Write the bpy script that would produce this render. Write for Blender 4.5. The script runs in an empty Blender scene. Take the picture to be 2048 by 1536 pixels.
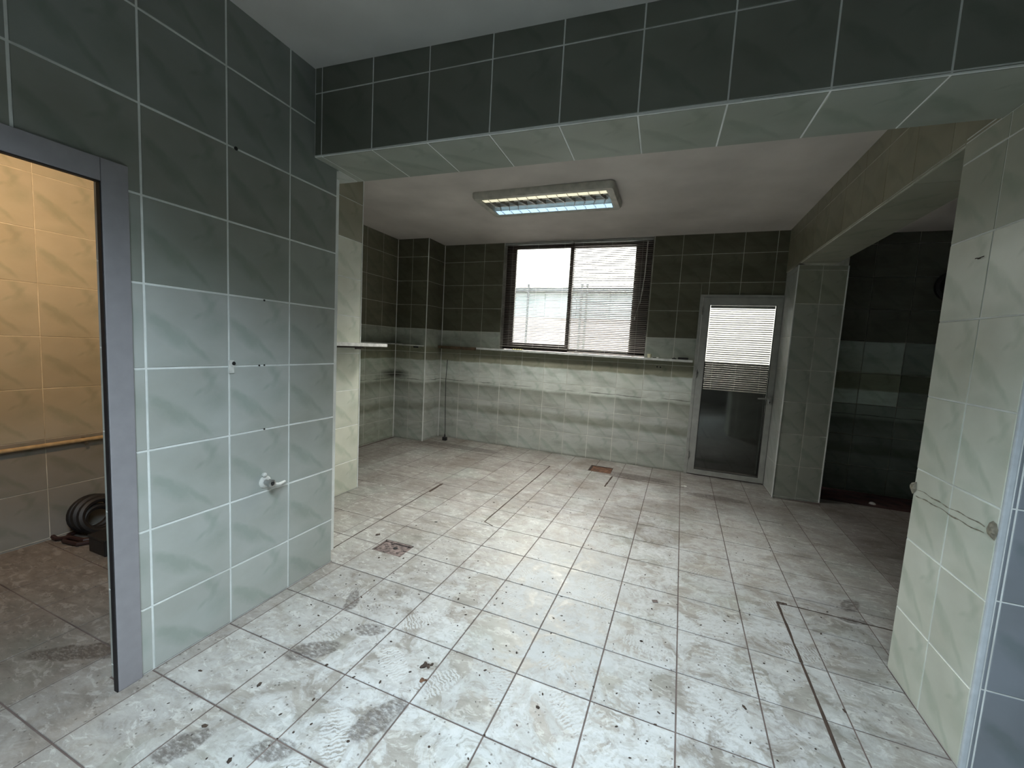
import bpy, bmesh, math, random
from mathutils import Vector, Matrix
random.seed(7)
C = bpy.context.scene
COL = C.collection
PI = math.pi
R = math.radians

# ------------------------------------------------------------------ camera, world, lights, exposure
def make_camera():
    f, rv, cz = 821.66, (0.0814749616, 0.366149722, 0.0722226246), 1.31078
    th = math.sqrt(sum(a*a for a in rv)); k = [a/th for a in rv]
    K = Matrix(((0, -k[2], k[1]), (k[2], 0, -k[0]), (-k[1], k[0], 0)))
    Rm = Matrix.Identity(3) + math.sin(th)*K + (1-math.cos(th))*(K @ K)
    B = Matrix(((1, 0, 0), (0, 0, -1), (0, 1, 0)))
    W = Rm @ B                                   # rows: image right, image down, forward
    M = Matrix((W[0], -W[1], -W[2])).transposed().to_4x4()
    M.translation = (0, 0, cz)
    cd = bpy.data.cameras.new('camera'); cam = bpy.data.objects.new('camera', cd)
    cd.sensor_fit = 'HORIZONTAL'; cd.sensor_width = 36; cd.lens = f/2048*36
    cd.clip_start = .02; cd.clip_end = 200
    cam.matrix_world = M
    COL.objects.link(cam); C.camera = cam
make_camera()
C.view_settings.view_transform = 'Standard'; C.view_settings.look = 'None'
C.view_settings.gamma = 1; C.view_settings.use_curve_mapping = False
C.view_settings.exposure = 0.5
C.cycles.max_bounces = 7; C.cycles.diffuse_bounces = 4; C.cycles.glossy_bounces = 3
C.cycles.use_adaptive_sampling = True; C.cycles.adaptive_threshold = 0.05
C.cycles.transparent_max_bounces = 12
C.cycles.sample_clamp_indirect = 6; C.cycles.caustics_reflective = False; C.cycles.caustics_refractive = False
C.cycles.use_denoising = True

WORLD, REAR, FRONT, LAMP = 3.2, 3300, 72, 29
wd = bpy.data.worlds.new('sky'); C.world = wd; wd.use_nodes = True
wn = wd.node_tree.nodes; wl = wd.node_tree.links
bg = wn['Background']
tc = wn.new('ShaderNodeTexCoord'); sp = wn.new('ShaderNodeSeparateXYZ')
wl.new(tc.outputs['Generated'], sp.inputs[0])
def wmath(op, a, b):
    m = wn.new('ShaderNodeMath'); m.operation = op
    for k, v in enumerate((a, b)):
        if hasattr(v, 'node'): wl.new(v, m.inputs[k])
        else: m.inputs[k].default_value = v
    return m.outputs[0]
# bright overcast: brighter towards the zenith, warmer on the sunny rear side, cooler opposite
up_ = wmath('MAXIMUM', sp.outputs['Z'], 0.0)
lum = wmath('ADD', wmath('MULTIPLY', up_, 2.0), 1.0)
hor = wmath('GREATER_THAN', sp.outputs['Z'], -0.01)
lum = wmath('MULTIPLY', lum, wmath('ADD', wmath('MULTIPLY', hor, .8), .2))
side = wmath('ADD', wmath('MULTIPLY', sp.outputs['Y'], .6), .4)
cm = wn.new('ShaderNodeMix'); cm.data_type = 'RGBA'; cm.clamp_factor = True
wl.new(side, cm.inputs[0]); cm.inputs[6].default_value = (.80, .91, 1.0, 1); cm.inputs[7].default_value = (1, .95, .88, 1)
wl.new(cm.outputs[2], bg.inputs[0]); wl.new(wmath('MULTIPLY', lum, WORLD), bg.inputs[1])

def area(name, loc, target, sx, sy, power, color, spread=180, portal=False):
    l = bpy.data.lights.new(name, 'AREA'); l.shape = 'RECTANGLE'; l.size = sx; l.size_y = sy
    l.energy = power; l.color = color; l.spread = R(spread)
    o = bpy.data.objects.new(name, l); COL.objects.link(o); o.location = loc
    d = Vector(target)-Vector(loc); o.rotation_euler = d.to_track_quat('-Z', 'Y').to_euler()
    if portal: l.cycles.is_portal = True
    return o
area('window_portal', (-1.19, 5.16, 1.93), (-1.19, 0, 1.93), 1.85, 1.4, 1, (1, 1, 1), portal=True)
area('door_portal', (.65, 5.0, 1.0), (.65, 0, 1.0), .66, 1.9, 1, (1, 1, 1), portal=True)
# unseen area lamp high above the rear yard, added to strengthen the sky light
area('rear_sky_fill', (-1.2, 8.6, 5.7), (-1.2, 4.6, 1.6), 6.0, 3.4, REAR, (1, .95, .89))
# louvred ceiling lamp of the front room (just behind the camera) and of the rear room: the louvres cut the light off above about 55 degrees
area('front_room_lamp', (-.15, -.15, 2.54), (-.15, -.149, 0), 1.1, .40, FRONT, (.76, .91, 1.0), spread=128)
area('rear_room_lamp_light', (-1.116, 3.54, 2.497), (-1.116, 3.541, 0), 1.06, .38, LAMP, (1.0, .98, .92), spread=118)
# warm wall lamp in the little side room on the left, shining on the upper wall
area('side_room_lamp', (-2.15, .55, 2.25), (-3.3, 1.0, 1.75), .25, .15, 9, (1, .60, .30), spread=125)

# ------------------------------------------------------------------ node helpers
class NT:
    def __init__(s, name):
        s.m = bpy.data.materials.new(name); s.m.use_nodes = True
        s.t = s.m.node_tree; s.b = s.t.nodes['Principled BSDF']
    def n(s, typ, inp=None, **pr):
        o = s.t.nodes.new('ShaderNode'+typ)
        for k, v in pr.items(): setattr(o, k, v)
        for k, v in (inp or {}).items(): s.set(o.inputs[k], v)
        return o
    def set(s, sock, v):
        if hasattr(v, 'node'): s.t.links.new(v, sock)
        else:
            if isinstance(v, (tuple, list)) and len(v) == 3 and sock.type == 'RGBA': v = (*v, 1)
            sock.default_value = v
    def math(s, op, a, b=0.0, c=0.0, clamp=False):
        o = s.n('Math', {0: a, 1: b, 2: c}, operation=op, use_clamp=clamp); return o.outputs[0]
    def mix(s, f, a, b, mode='MIX'):
        o = s.n('Mix', data_type='RGBA', blend_type=mode)
        s.set(o.inputs[0], f); s.set(o.inputs[6], a); s.set(o.inputs[7], b); return o.outputs[2]
    def ramp(s, f, pts, interp='LINEAR'):
        o = s.n('ValToRGB', {0: f}); cr = o.color_ramp; cr.interpolation = interp
        while len(cr.elements) < len(pts): cr.elements.new(1)
        for e, (p, c) in zip(cr.elements, pts):
            e.position = p; e.color = (c, c, c, 1) if not isinstance(c, tuple) else (*c, 1)
        return o.outputs[0]
    def noise(s, vec, scale, detail=3, rough=.5, dist=0, out=0):
        o = s.n('TexNoise', {'Vector': vec, 'Scale': scale, 'Detail': detail, 'Roughness': rough, 'Distortion': dist}); return o.outputs[out]
    def map(s, vec, loc=(0, 0, 0), rot=(0, 0, 0), sc=(1, 1, 1), typ='POINT'):
        return s.n('Mapping', {0: vec, 1: loc, 2: rot, 3: sc}, vector_type=typ).outputs[0]
    def blob(s, vec, cx, cy, ang, lx, ly):
        v = s.map(vec, (cx, cy, 0), (0, 0, R(ang)), (lx, ly, 8), 'TEXTURE')
        return s.n('TexGradient', {0: v}, gradient_type='SPHERICAL').outputs[1], v
    def wobble(s, vec, scale, amt):
        nz = s.noise(vec, scale, 3, out=1)
        d = s.n('VectorMath', {0: nz, 1: (.5, .5, .5)}, operation='SUBTRACT').outputs[0]
        d = s.n('VectorMath', {0: d, 3: amt}, operation='SCALE').outputs[0]
        return s.n('VectorMath', {0: vec, 1: d}, operation='ADD').outputs[0]
    def out(s, col, rough=.5, metal=0.0, bump=None, bstr=.2, bdist=.002, spec=.5):
        s.set(s.b.inputs['Base Color'], col); s.set(s.b.inputs['Roughness'], rough); s.set(s.b.inputs['Metallic'], metal)
        s.set(s.b.inputs['Specular IOR Level'], spec)
        if bump is not None:
            s.set(s.b.inputs['Normal'], s.n('Bump', {'Height': bump, 'Strength': bstr, 'Distance': bdist}).outputs[0])
        return s.m

def plain(name, col, rough=.5, metal=0.0, nscale=30, namt=.15, spec=.5):
    t = NT(name); oc = t.n('TexCoord').outputs['Object']
    n = t.noise(oc, nscale, 4)
    dark = tuple(c*(1-namt*1.6) for c in col); lite = tuple(min(1, c*(1+namt)) for c in col)
    return t.out(t.ramp(n, [(.3, dark), (.7, lite)]), rough, metal, spec=spec)

# wall tile: pale grey-green glaze with a printed green leaf-vein pattern that repeats on every tile
def tile_material(name, grime_shade):
    t = NT(name)
    oc = t.n('TexCoord').outputs['Object']
    oi = t.n('ObjectInfo')
    pos = t.n('NewGeometry').outputs['Position']
    w = t.wobble(oc, 9, .05)
    blobs = [(-.11, .03, -33, .045, .02, 1), (-.055, -.03, -36, .085, .032, 1.1), (.03, -.085, -50, .07, .012, .9),
             (.065, .12, -60, .06, .022, .8), (.075, .085, 55, .05, .012, .7), (.10, .02, 60, .06, .05, .6),
             (.03, .055, 35, .03, .008, .8), (-.02, -.13, 5, .12, .03, .4), (.04, -.02, -30, .16, .10, .22)]
    tot = None
    for (cx, cy, a, lx, ly, k) in blobs:
        g, _ = t.blob(w, cx, cy, a, lx*1.25, ly*1.35)
        g = t.math('MULTIPLY', g, k*1.25)
        tot = g if tot is None else t.math('ADD', tot, g)
    fine = t.noise(w, 28, 5, .6)
    tot = t.math('MULTIPLY', tot, t.math('MULTIPLY_ADD', fine, 1.3, .3), clamp=True)
    cloud = t.noise(oc, 7, 3)
    base = t.mix(cloud, (.40, .425, .41), (.49, .51, .49))
    col = t.mix(t.math('MULTIPLY', tot, .42), base, (.21, .28, .235))
    # uneven film of dirt in world space
    d1 = t.noise(t.map(pos, sc=(1.2, 1.2, 1.9)), 1.6, 5, .6)
    col = t.mix(t.ramp(d1, [(.38, 0), (.75, .35)]), col, (.24, .23, .17))
    if grime_shade == 'back':
        xyz = t.n('SeparateXYZ', {0: pos})
        zz = t.math('ADD', xyz.outputs[2], t.math('MULTIPLY', t.noise(t.map(pos, sc=(3, 3, 8)), 2.0, 4), .035))
        z = t.math('DIVIDE', zz, 1.5)
        band = t.ramp(z, [(0, (.40, .39, .35)), (.03, (.95, .97, .94)), (.27, (1, 1, 1)), (.292, (.62, .62, .56)), (.335, (.72, .72, .66)),
                          (.36, (1, 1, 1)), (.44, (.95, .95, .92)), (.515, (.66, .66, .60)), (.535, (1.3, 1.32, 1.28)), (.715, (1.35, 1.38, 1.35)),
                          (.726, (.62, .58, .44)), (.83, (.52, .48, .35)), (.85, (.9, .9, .84)), (1, (1, 1, 1))])  # brown band under the ledge paints its cast shadow; lower bands are smudges
        dz = t.math('ABSOLUTE', t.math('SUBTRACT', zz, .822))
        crack = t.math('MULTIPLY', t.ramp(t.math('MULTIPLY', dz, 20), [(.05, 1), (.14, 0)]), t.ramp(t.noise(pos, 3, 3), [(.40, 0), (.55, .75)]))
        soot = t.n('TexGradient', {0: t.map(t.wobble(pos, 8, .06), (-3.38, 4.5, .86), (0, 0, 0), (.26, .36, .07), 'TEXTURE')}, gradient_type='SPHERICAL').outputs[1]
        crack = t.math('MAXIMUM', crack, t.math('MULTIPLY', soot, 1.3, clamp=True))
        band = t.mix(crack, band, (.10, .10, .08))
        sm = t.ramp(t.noise(t.map(pos, sc=(1, 1, 3.5)), 2.2, 5, .65), [(.32, .6), (.55, 1)])
        col = t.mix(t.math('SUBTRACT', 1.0, sm), t.mix(.92, col, band, 'MULTIPLY'), (.13, .13, .10))
    col = t.mix(1, col, oi.outputs['Color'], 'MULTIPLY')
    rv = t.math('MULTIPLY_ADD', oi.outputs['Random'], .10, .95)
    col = t.mix(1, col, t.n('CombineColor', {0: rv, 1: rv, 2: rv}).outputs[0], 'MULTIPLY')
    rough = t.math('MULTIPLY_ADD', d1, .25, .20 if grime_shade == 'clean' else .30)
    return t.out(col, rough, bump=cloud, bstr=.08, spec=.45)
M = {}
M['tile'] = tile_material('wall_tile_clean', 'clean')
M['tile_back'] = tile_material('wall_tile_grimy_shaded', 'back')
def grout_mat(name, a, b, dark=False):
    t = NT(name); pos = t.n('NewGeometry').outputs['Position']
    n = t.noise(pos, 4, 5, .65); f = t.noise(pos, 60, 3)
    return t.out(t.mix(t.ramp(n, [(.3, 0), (.65, 1)]), a, t.mix(f, b, tuple(min(1, c*1.15) for c in b))), .9)
M['grout'] = grout_mat('wall_grout', (.60, .62, .60), (.80, .83, .82))
M['grout_back'] = grout_mat('wall_grout_grimy', (.33, .32, .27), (.66, .68, .63))
M['mortar'] = grout_mat('floor_joint_mortar', (.06, .042, .038), (.13, .10, .09))
M['groove'] = plain('dark_groove', (.045, .028, .02), .9)

# floor tile: warm grey marbled tile under white plaster dust with boot prints and mud
PR_W = [(-.325, 1.896, 150, .16, .085), (-.205, 1.62, 40, .15, .06), (-.16, 1.36, 125, .17, .08), (.03, 1.80, 20, .16, .07), (.30, 2.03, 95, .17, .085),
        (-.22, 2.05, 15, .15, .07), (-.60, 2.20, 70, .13, .05), (-.40, 1.66, 60, .13, .06), (.22, 1.64, 95, .17, .07), (.33, 1.50, 100, .15, .07),
        (-.03, 1.52, 75, .14, .08), (-.05, 2.3, 30, .15, .08), (.45, 1.80, 100, .16, .06), (-.28, 2.35, 140, .15, .07), (-.25, 1.15, 60, .17, .07), (.08, 1.28, 90, .2, .09)]
PR_D = [(-1.29, 1.224, 40, .12, .055), (-1.381, 1.555, 120, .09, .04), (-1.159, 1.42, 20, .075, .05), (-.836, 1.076, 70, .12, .055),
        (-1.331, .756, 60, .09, .045), (-1.072, .855, 20, .08, .04), (1.03, 2.68, 60, .10, .04), (1.0, 2.52, 10, .09, .03), (.50, 4.2, 0, .3, .08),
        (-2.05, .86, 30, .28, .05), (-.3, 4.45, 0, .5, .10), (-2.4, 4.55, 0, .7, .10)]
def floor_material(name):
    t = NT(name)
    pos = t.n('NewGeometry').outputs['Position']; oi = t.n('ObjectInfo')
    p = t.map(pos, sc=(1, 1, 0))
    pw = t.wobble(p, 6, .07); pw2 = t.wobble(p, 25, .02)
    streak = t.noise(t.map(pw, rot=(0, 0, R(12)), sc=(1, 2.6, 1)), 6.5, 9, .74)
    base = t.ramp(streak, [(.28, (.15, .13, .115)), (.42, (.225, .21, .19)), (.58, (.30, .285, .26)), (.72, (.38, .375, .35))])
    green = t.noise(pw, 2.3, 3)
    base = t.mix(t.ramp(green, [(.5, 0), (.72, .45)]), base, (.22, .26, .23))
    # broad swept dust, strongest where people walked
    z1, _ = t.blob(p, -.05, 1.75, 70, 1.9, 1.15)
    z2, _ = t.blob(p, -.9, 1.0, 0, 1.6, 1.2)
    z3, _ = t.blob(p, -.2, 3.1, 80, 3.0, 2.2)
    zone = t.math('ADD', t.math('MULTIPLY', z1, 1.1), t.math('ADD', t.math('MULTIPLY', z2, .65), t.math('MULTIPLY', z3, .8)), clamp=True)
    d = t.noise(pw, 5.5, 6, .68, .9)
    dm = t.ramp(d, [(.43, 0), (.475, .55), (.53, .65), (.56, .95), (.8, 1)])
    d2 = t.noise(pw2, 16, 6, .7, 2.2)
    dm = t.math('MULTIPLY', dm, t.ramp(d2, [(.38, .30), (.46, .8), (.55, 1)]))
    dust = t.math('MULTIPLY', dm, zone)
    # pale flaky scuffs everywhere
    sf = t.noise(t.map(pw2, rot=(0, 0, R(-20)), sc=(1, 2.0, 1)), 11, 7, .72, 1.2)
    base = t.mix(t.ramp(sf, [(.54, 0), (.60, .65), (.75, .8)]), base, (.46, .455, .43))
    base = t.mix(t.ramp(sf, [(.30, .6), (.38, 0)]), base, (.13, .11, .10))
    # random boot treads
    vo = t.n('TexVoronoi', {'Vector': p, 'Scale': 3.6, 'Randomness': 1.0}, voronoi_dimensions='2D')
    dv = t.n('VectorMath', {0: p, 1: vo.outputs['Position']}, operation='SUBTRACT').outputs[0]
    # voronoi Position is given back in texture space already divided by the scale
    hue = t.n('SeparateColor', {0: vo.outputs['Color']})
    rot = t.n('VectorRotate', {'Vector': dv, 'Angle': t.math('MULTIPLY', hue.outputs[0], 6.283)}, rotation_type='Z_AXIS').outputs[0]
    e = t.map(rot, sc=(8.5, 17, 1))
    em = t.n('TexGradient', {0: e}, gradient_type='SPHERICAL').outputs[1]
    wv = t.n('TexWave', {'Vector': t.wobble(rot, 30, .02), 'Scale': 22, 'Distortion': 7.0, 'Detail': 3, 'Detail Scale': 2.0}, wave_type='BANDS', bands_direction='X').outputs[1]
    tread = t.math('MULTIPLY', t.ramp(em, [(.02, 0), (.18, 1)]), t.ramp(wv, [(.42, .05), (.6, 1)]))
    tread = t.math('MULTIPLY', tread, t.ramp(hue.outputs[1], [(.45, 0), (.5, 1)]))
    dust = t.math('MAXIMUM', dust, t.math('MULTIPLY', tread, t.math('MULTIPLY', zone, .9)))
    patchy = t.ramp(t.noise(pw, 8, 5, .65), [(.48, 0), (.58, .95)])
    wa = t.wobble(p, 14, .05); wb_ = t.wobble(p, 9, .07)
    lug = t.ramp(t.noise(t.map(pw2, sc=(1.6, 1, 1)), 30, 2, .5), [(.42, .1), (.52, 1)])
    acc = None
    for i, (x, y, a, lx, ly) in enumerate(PR_W):
        g, v = t.blob(wa if i % 2 else wb_, x, y, a, lx, ly)
        m = t.ramp(g, [(.0, 0), (.10, 1)])
        wv2 = t.n('TexWave', {'Vector': v, 'Scale': 1.7 + .4*(i % 3), 'Distortion': 4 if i % 2 else 2.5, 'Detail': 3, 'Detail Scale': 2.5, 'Detail Roughness': .7}, wave_type='BANDS', bands_direction='X').outputs[1]
        q = t.math('MULTIPLY', m, t.math('MAXIMUM', t.math('MULTIPLY', t.ramp(wv2, [(.45, .0), (.6, 1)]), lug), patchy))
        acc = q if acc is None else t.math('MAXIMUM', acc, q)
    dust = t.math('MAXIMUM', dust, t.math('MULTIPLY', acc, t.ramp(d, [(.3, .35), (.5, 1)])))
    col = t.mix(t.math('MULTIPLY', dust, .80), base, (.52, .54, .55))
    # dark muddy prints
    accd = None
    for i, (x, y, a, lx, ly) in enumerate(PR_D):
        g, v = t.blob(wa, x, y, a, lx, ly)
        q = t.ramp(g, [(.02, 0), (.22, 1)])
        accd = q if accd is None else t.math('MAXIMUM', accd, q)
    mudn = t.noise(t.map(p, sc=(1, 2.2, 1)), 38, 4, .7)
    mud = t.math('MULTIPLY', accd, t.ramp(mudn, [(.36, .05), (.52, .75), (.7, 1)]))
    col = t.mix(t.math('MULTIPLY', mud, .92), col, (.085, .072, .066))
    # brownish film near the walls at the back, under former counters
    soil = t.noise(pw, 2.1, 6, .66)
    y_ = t.n('SeparateXYZ', {0: pos}).outputs[1]
    back = t.ramp(t.math('DIVIDE', y_, 5.0), [(.36, .15), (.6, .55), (.97, 1.0)])
    col = t.mix(t.math('MULTIPLY', t.ramp(soil, [(.40, .0), (.52, .45), (.66, .95)]), back), col, t.mix(.8, col, (.38, .30, .25), 'MULTIPLY'))
    # specks
    spk = t.n('TexVoronoi', {'Vector': pw2, 'Scale': 26}, voronoi_dimensions='2D')
    sh = t.n('SeparateColor', {0: spk.outputs['Color']})
    sm = t.math('MULTIPLY', t.ramp(spk.outputs['Distance'], [(.05, 1), (.11, 0)]), t.ramp(sh.outputs[0], [(.72, 0), (.74, 1)]))
    col = t.mix(t.math('MULTIPLY', sm, .75), col, (.07, .06, .055))
    sc_ = t.ramp(t.noise(pw2, 42, 5, .7), [(.30, .55), (.40, 0)])
    col = t.mix(sc_, col, (.20, .18, .17))
    rv = t.math('MULTIPLY_ADD', oi.outputs['Random'], .10, .94)
    col = t.mix(1, col, t.n('CombineColor', {0: rv, 1: rv, 2: rv}).outputs[0], 'MULTIPLY')
    col = t.mix(1, col, oi.outputs['Color'], 'MULTIPLY')
    rough = t.math('MULTIPLY_ADD', dust, .35, .40)
    return t.out(col, rough, bump=t.noise(p, 22, 4, .6), bstr=.16, spec=.4)
M['floor_tile'] = floor_material('floor_tile')

M['ceiling'] = plain('ceiling_paint', (.53, .53, .51), .85, nscale=3, namt=.06)
M['dark_wall'] = plain('unlit_dark', (.06, .06, .06), .8)  # unseen front wall kept near black to stand for an unlit room
M['ceiling_sooty'] = plain('ceiling_paint_smoky', (.60, .56, .53), .85, nscale=2, namt=.10)
M['frame_brown'] = plain('brown_aluminium', (.055, .042, .038), .35, .3)
M['door_alu'] = plain('grey_aluminium', (.36, .37, .35), .42, .2, nscale=12, namt=.10)
M['door_frame'] = plain('mauve_grey_frame', (.29, .28, .30), .45, .1, nscale=25, namt=.04)
M['rubber'] = plain('black_rubber', (.012, .010, .012), .6)
M['slat'] = plain('blind_slat', (.46, .42, .39), .38, .3, namt=.05)
M['ledge'] = plain('ledge_white', (.55, .57, .55), .5, nscale=14, namt=.18)
M['ledge_brown'] = plain('ledge_brown_wood', (.10, .065, .035), .7, nscale=20, namt=.3)
M['lamp_white'] = plain('lamp_housing', (.42, .41, .36), .5, nscale=15, namt=.15)
def lit(name, col, e):
    t = NT(name); n = t.noise(t.n('TexCoord').outputs['Object'], 9, 3)
    c = t.mix(t.ramp(n, [(.3, 0), (.7, .35)]), col, tuple(x*.82 for x in col))
    m = t.out(c, .4); t.set(t.b.inputs['Emission Color'], c); t.b.inputs['Emission Strength'].default_value = e; return m
M['mirror_cream'] = lit('lit_reflector_cream', (.90, .86, .62), .62)
M['mirror_blue'] = lit('lit_reflector_blue', (.55, .78, .98), .78)
M['mirror'] = plain('lamp_reflector', (.38, .37, .36), .35, .8, namt=.05)
M['tube'] = plain('fluorescent_tube', (.85, .85, .82), .25, namt=.03)
M['metal'] = plain('worn_chrome', (.45, .45, .44), .3, .9)
M['rust'] = plain('rusty_iron', (.12, .058, .032), .85, nscale=22, namt=.45)
M['drain'] = plain('corroded_drain', (.17, .13, .12), .8, .2, nscale=35, namt=.5)
M['white_plastic'] = plain('white_plastic', (.72, .72, .69), .5)
M['cream_plastic'] = plain('cream_plastic', (.62, .60, .42), .5)
M['yellow'] = plain('yellow_rag', (.55, .52, .14), .7)
M['black'] = plain('black_plastic', (.012, .012, .013), .5)
M['hose_red'] = plain('dark_red_hose', (.030, .012, .011), .5)
M['pipe'] = plain('cream_pipe', (.45, .36, .22), .45)
M['tape'] = plain('old_tape', (.26, .235, .18), .75, nscale=60, namt=.3)
M['mud'] = plain('mud', (.045, .03, .022), .95, nscale=80, namt=.4)
M['plaster'] = plain('plaster_white', (.66, .66, .63), .9)
M['trim_pvc'] = plain('corner_profile', (.52, .56, .60), .45, namt=.06)
M['redearth'] = plain('dark_red_screed', (.055, .022, .020), .9, nscale=9, namt=.5)
M['ext_dark'] = plain('dark_outer_wall', (.012, .012, .012), .9)
M['ext_pink'] = plain('pink_render', (.36, .295, .275), .9, nscale=2)
M['ext_aqua'] = plain('pale_aqua_sheet', (.34, .365, .36), .8, nscale=2)
M['ext_roof'] = plain('roof_grey', (.10, .10, .10), .8)
M['ground'] = plain('yard_concrete', (.30, .29, .27), .9, nscale=3)
def glass(name, rough=.03, tint=(.92, .95, .94)):
    t = NT(name); t.t.nodes.remove(t.b)
    o = [n for n in t.t.nodes if n.type == 'OUTPUT_MATERIAL'][0]
    fr = t.n('Fresnel', {0: 1.5}).outputs[0]
    dirt = t.noise(t.n('TexCoord').outputs['Object'], 6, 4)
    f = t.math('ADD', t.math('MULTIPLY', fr, 1.6), .02, clamp=True)
    tr = t.n('BsdfTransparent', {0: (*tint, 1)}).outputs[0]
    gl = t.n('BsdfGlossy', {0: (.95, .97, .96, 1), 1: rough}).outputs[0]
    df = t.n('BsdfDiffuse', {0: (.4, .4, .38, 1)}).outputs[0]
    a = t.n('MixShader', {0: f, 1: tr, 2: gl}).outputs[0]
    b = t.n('MixShader', {0: t.ramp(dirt, [(.4, .0), (.8, .05)]), 1: a, 2: df}).outputs[0]
    t.t.links.new(b, o.inputs[0]); return t.m
M['glass'] = glass('window_glass')
M['glass_door'] = glass('door_glass', .05, (.62, .64, .62))

# ------------------------------------------------------------------ mesh helpers
def link(name, me, mat, parent=None, loc=None):
    o = bpy.data.objects.new(name, me)
    if mat is not None and not me.materials: me.materials.append(mat)
    COL.objects.link(o)
    if parent is not None: o.parent = parent
    if loc is not None: o.location = loc
    return o
def empty(name, loc=(0, 0, 0), rz=0):
    o = bpy.data.objects.new(name, None); COL.objects.link(o); o.location = loc; o.rotation_euler.z = rz
    o.empty_display_size = .1
    return o
def tag(o, label=None, cat=None, group=None, kind=None):
    if label: o['label'] = label
    if cat: o['category'] = cat
    if group: o['group'] = group
    if kind: o['kind'] = kind
    return o
class MB:
    def __init__(s): s.v = []; s.f = []; s.sm = False
    def add(s, vs, fs):
        b = len(s.v); s.v += [tuple(v) for v in vs]; s.f += [tuple(i+b for i in f) for f in fs]; return s
    def box(s, x0, x1, y0, y1, z0, z1, M4=None, bev=0):
        if bev:
            bm = bmesh.new(); bmesh.ops.create_cube(bm, size=1)
            bmesh.ops.scale(bm, vec=(x1-x0, y1-y0, z1-z0), verts=bm.verts)
            bmesh.ops.bevel(bm, geom=bm.edges[:], offset=bev, segments=2, affect='EDGES', profile=.6)
            vs = [Vector(v.co)+Vector(((x0+x1)/2, (y0+y1)/2, (z0+z1)/2)) for v in bm.verts]
            bm.verts.index_update(); fs = [[v.index for v in f.verts] for f in bm.faces]; bm.free()
        else:
            vs = [Vector(p) for p in ((x0, y0, z0), (x1, y0, z0), (x1, y1, z0), (x0, y1, z0), (x0, y0, z1), (x1, y0, z1), (x1, y1, z1), (x0, y1, z1))]
            fs = [(0, 3, 2, 1), (4, 5, 6, 7), (0, 1, 5, 4), (1, 2, 6, 5), (2, 3, 7, 6), (3, 0, 4, 7)]
        if M4: vs = [M4 @ v for v in vs]
        return s.add(vs, fs)
    def tube(s, pts, r, n=10, caps=True):
        pts = [Vector(p) for p in pts]; rs = r if isinstance(r, (list, tuple)) else [r]*len(pts)
        up = Vector((0, 0, 1)); vs = []; fs = []
        prev = None
        for i, p in enumerate(pts):
            d = (pts[min(i+1, len(pts)-1)]-pts[max(i-1, 0)]).normalized()
            a = prev if prev is not None else (up if abs(d.z) < .9 else Vector((1, 0, 0)))
            a = (a-d*a.dot(d)).normalized(); prev = a; b = d.cross(a)
            for k in range(n):
                an = 2*PI*k/n; vs.append(p+(a*math.cos(an)+b*math.sin(an))*rs[i])
        for i in range(len(pts)-1):
            for k in range(n):
                fs.append((i*n+k, i*n+(k+1) % n, (i+1)*n+(k+1) % n, (i+1)*n+k))
        if caps: fs.append(tuple(range(n))[::-1]); fs.append(tuple((len(pts)-1)*n+k for k in range(n)))
        return s.add(vs, fs)
    def lathe(s, prof, M4=None, n=20):
        vs = []; fs = []
        for r, z in prof:
            for k in range(n): vs.append(Vector((r*math.cos(2*PI*k/n), r*math.sin(2*PI*k/n), z)))
        for i in range(len(prof)-1):
            for k in range(n): fs.append((i*n+k, i*n+(k+1) % n, (i+1)*n+(k+1) % n, (i+1)*n+k))
        fs.append(tuple(range(n))[::-1]); fs.append(tuple((len(prof)-1)*n+k for k in range(n)))
        if M4: vs = [M4 @ v for v in vs]
        return s.add(vs, fs)
    def mesh(s, name, smooth=False):
        me = bpy.data.meshes.new(name); me.from_pydata(s.v, [], s.f)
        if smooth:
            me.polygons.foreach_set('use_smooth', [True]*len(me.polygons))
            me.set_sharp_from_angle(angle=R(40))
        me.update(); return me
    def build(s, name, mat, parent=None, smooth=False, loc=None):
        return link(name, s.mesh(name, smooth), mat, parent, loc)

# ---- 2-D convex polygon tools
def clip(poly, a, b, c):       # keep a*x+b*y<=c
    out = []
    for i in range(len(poly)):
        p, q = poly[i], poly[(i+1) % len(poly)]
        dp, dq = a*p[0]+b*p[1]-c, a*q[0]+b*q[1]-c
        if dp <= 1e-9: out.append(p)
        if (dp < -1e-9 and dq > 1e-9) or (dp > 1e-9 and dq < -1e-9):
            t = dp/(dp-dq); out.append((p[0]+(q[0]-p[0])*t, p[1]+(q[1]-p[1])*t))
    return out
def clip_rect(poly, r):
    x0, y0, x1, y1 = r
    for a, b, c in ((-1, 0, -x0), (1, 0, x1), (0, -1, -y0), (0, 1, y1)):
        poly = clip(poly, a, b, c)
        if len(poly) < 3: return []
    return poly
def minus_rect(polys, r):
    x0, y0, x1, y1 = r; out = []
    for p in polys:
        a = clip(p, 1, 0, x0); out.append(a)
        p = clip(p, -1, 0, -x0)
        if len(p) >= 3:
            out.append(clip(p, -1, 0, -x1)); p = clip(p, 1, 0, x1)
        if len(p) >= 3: out.append(clip(p, 0, 1, y0)); out.append(clip(p, 0, -1, -y1))
    return [q for q in out if len(q) >= 3 and abs(parea(q)) > 2e-5]
def parea(p): return .5*sum(p[i][0]*p[(i+1) % len(p)][1]-p[(i+1) % len(p)][0]*p[i][1] for i in range(len(p)))
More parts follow.
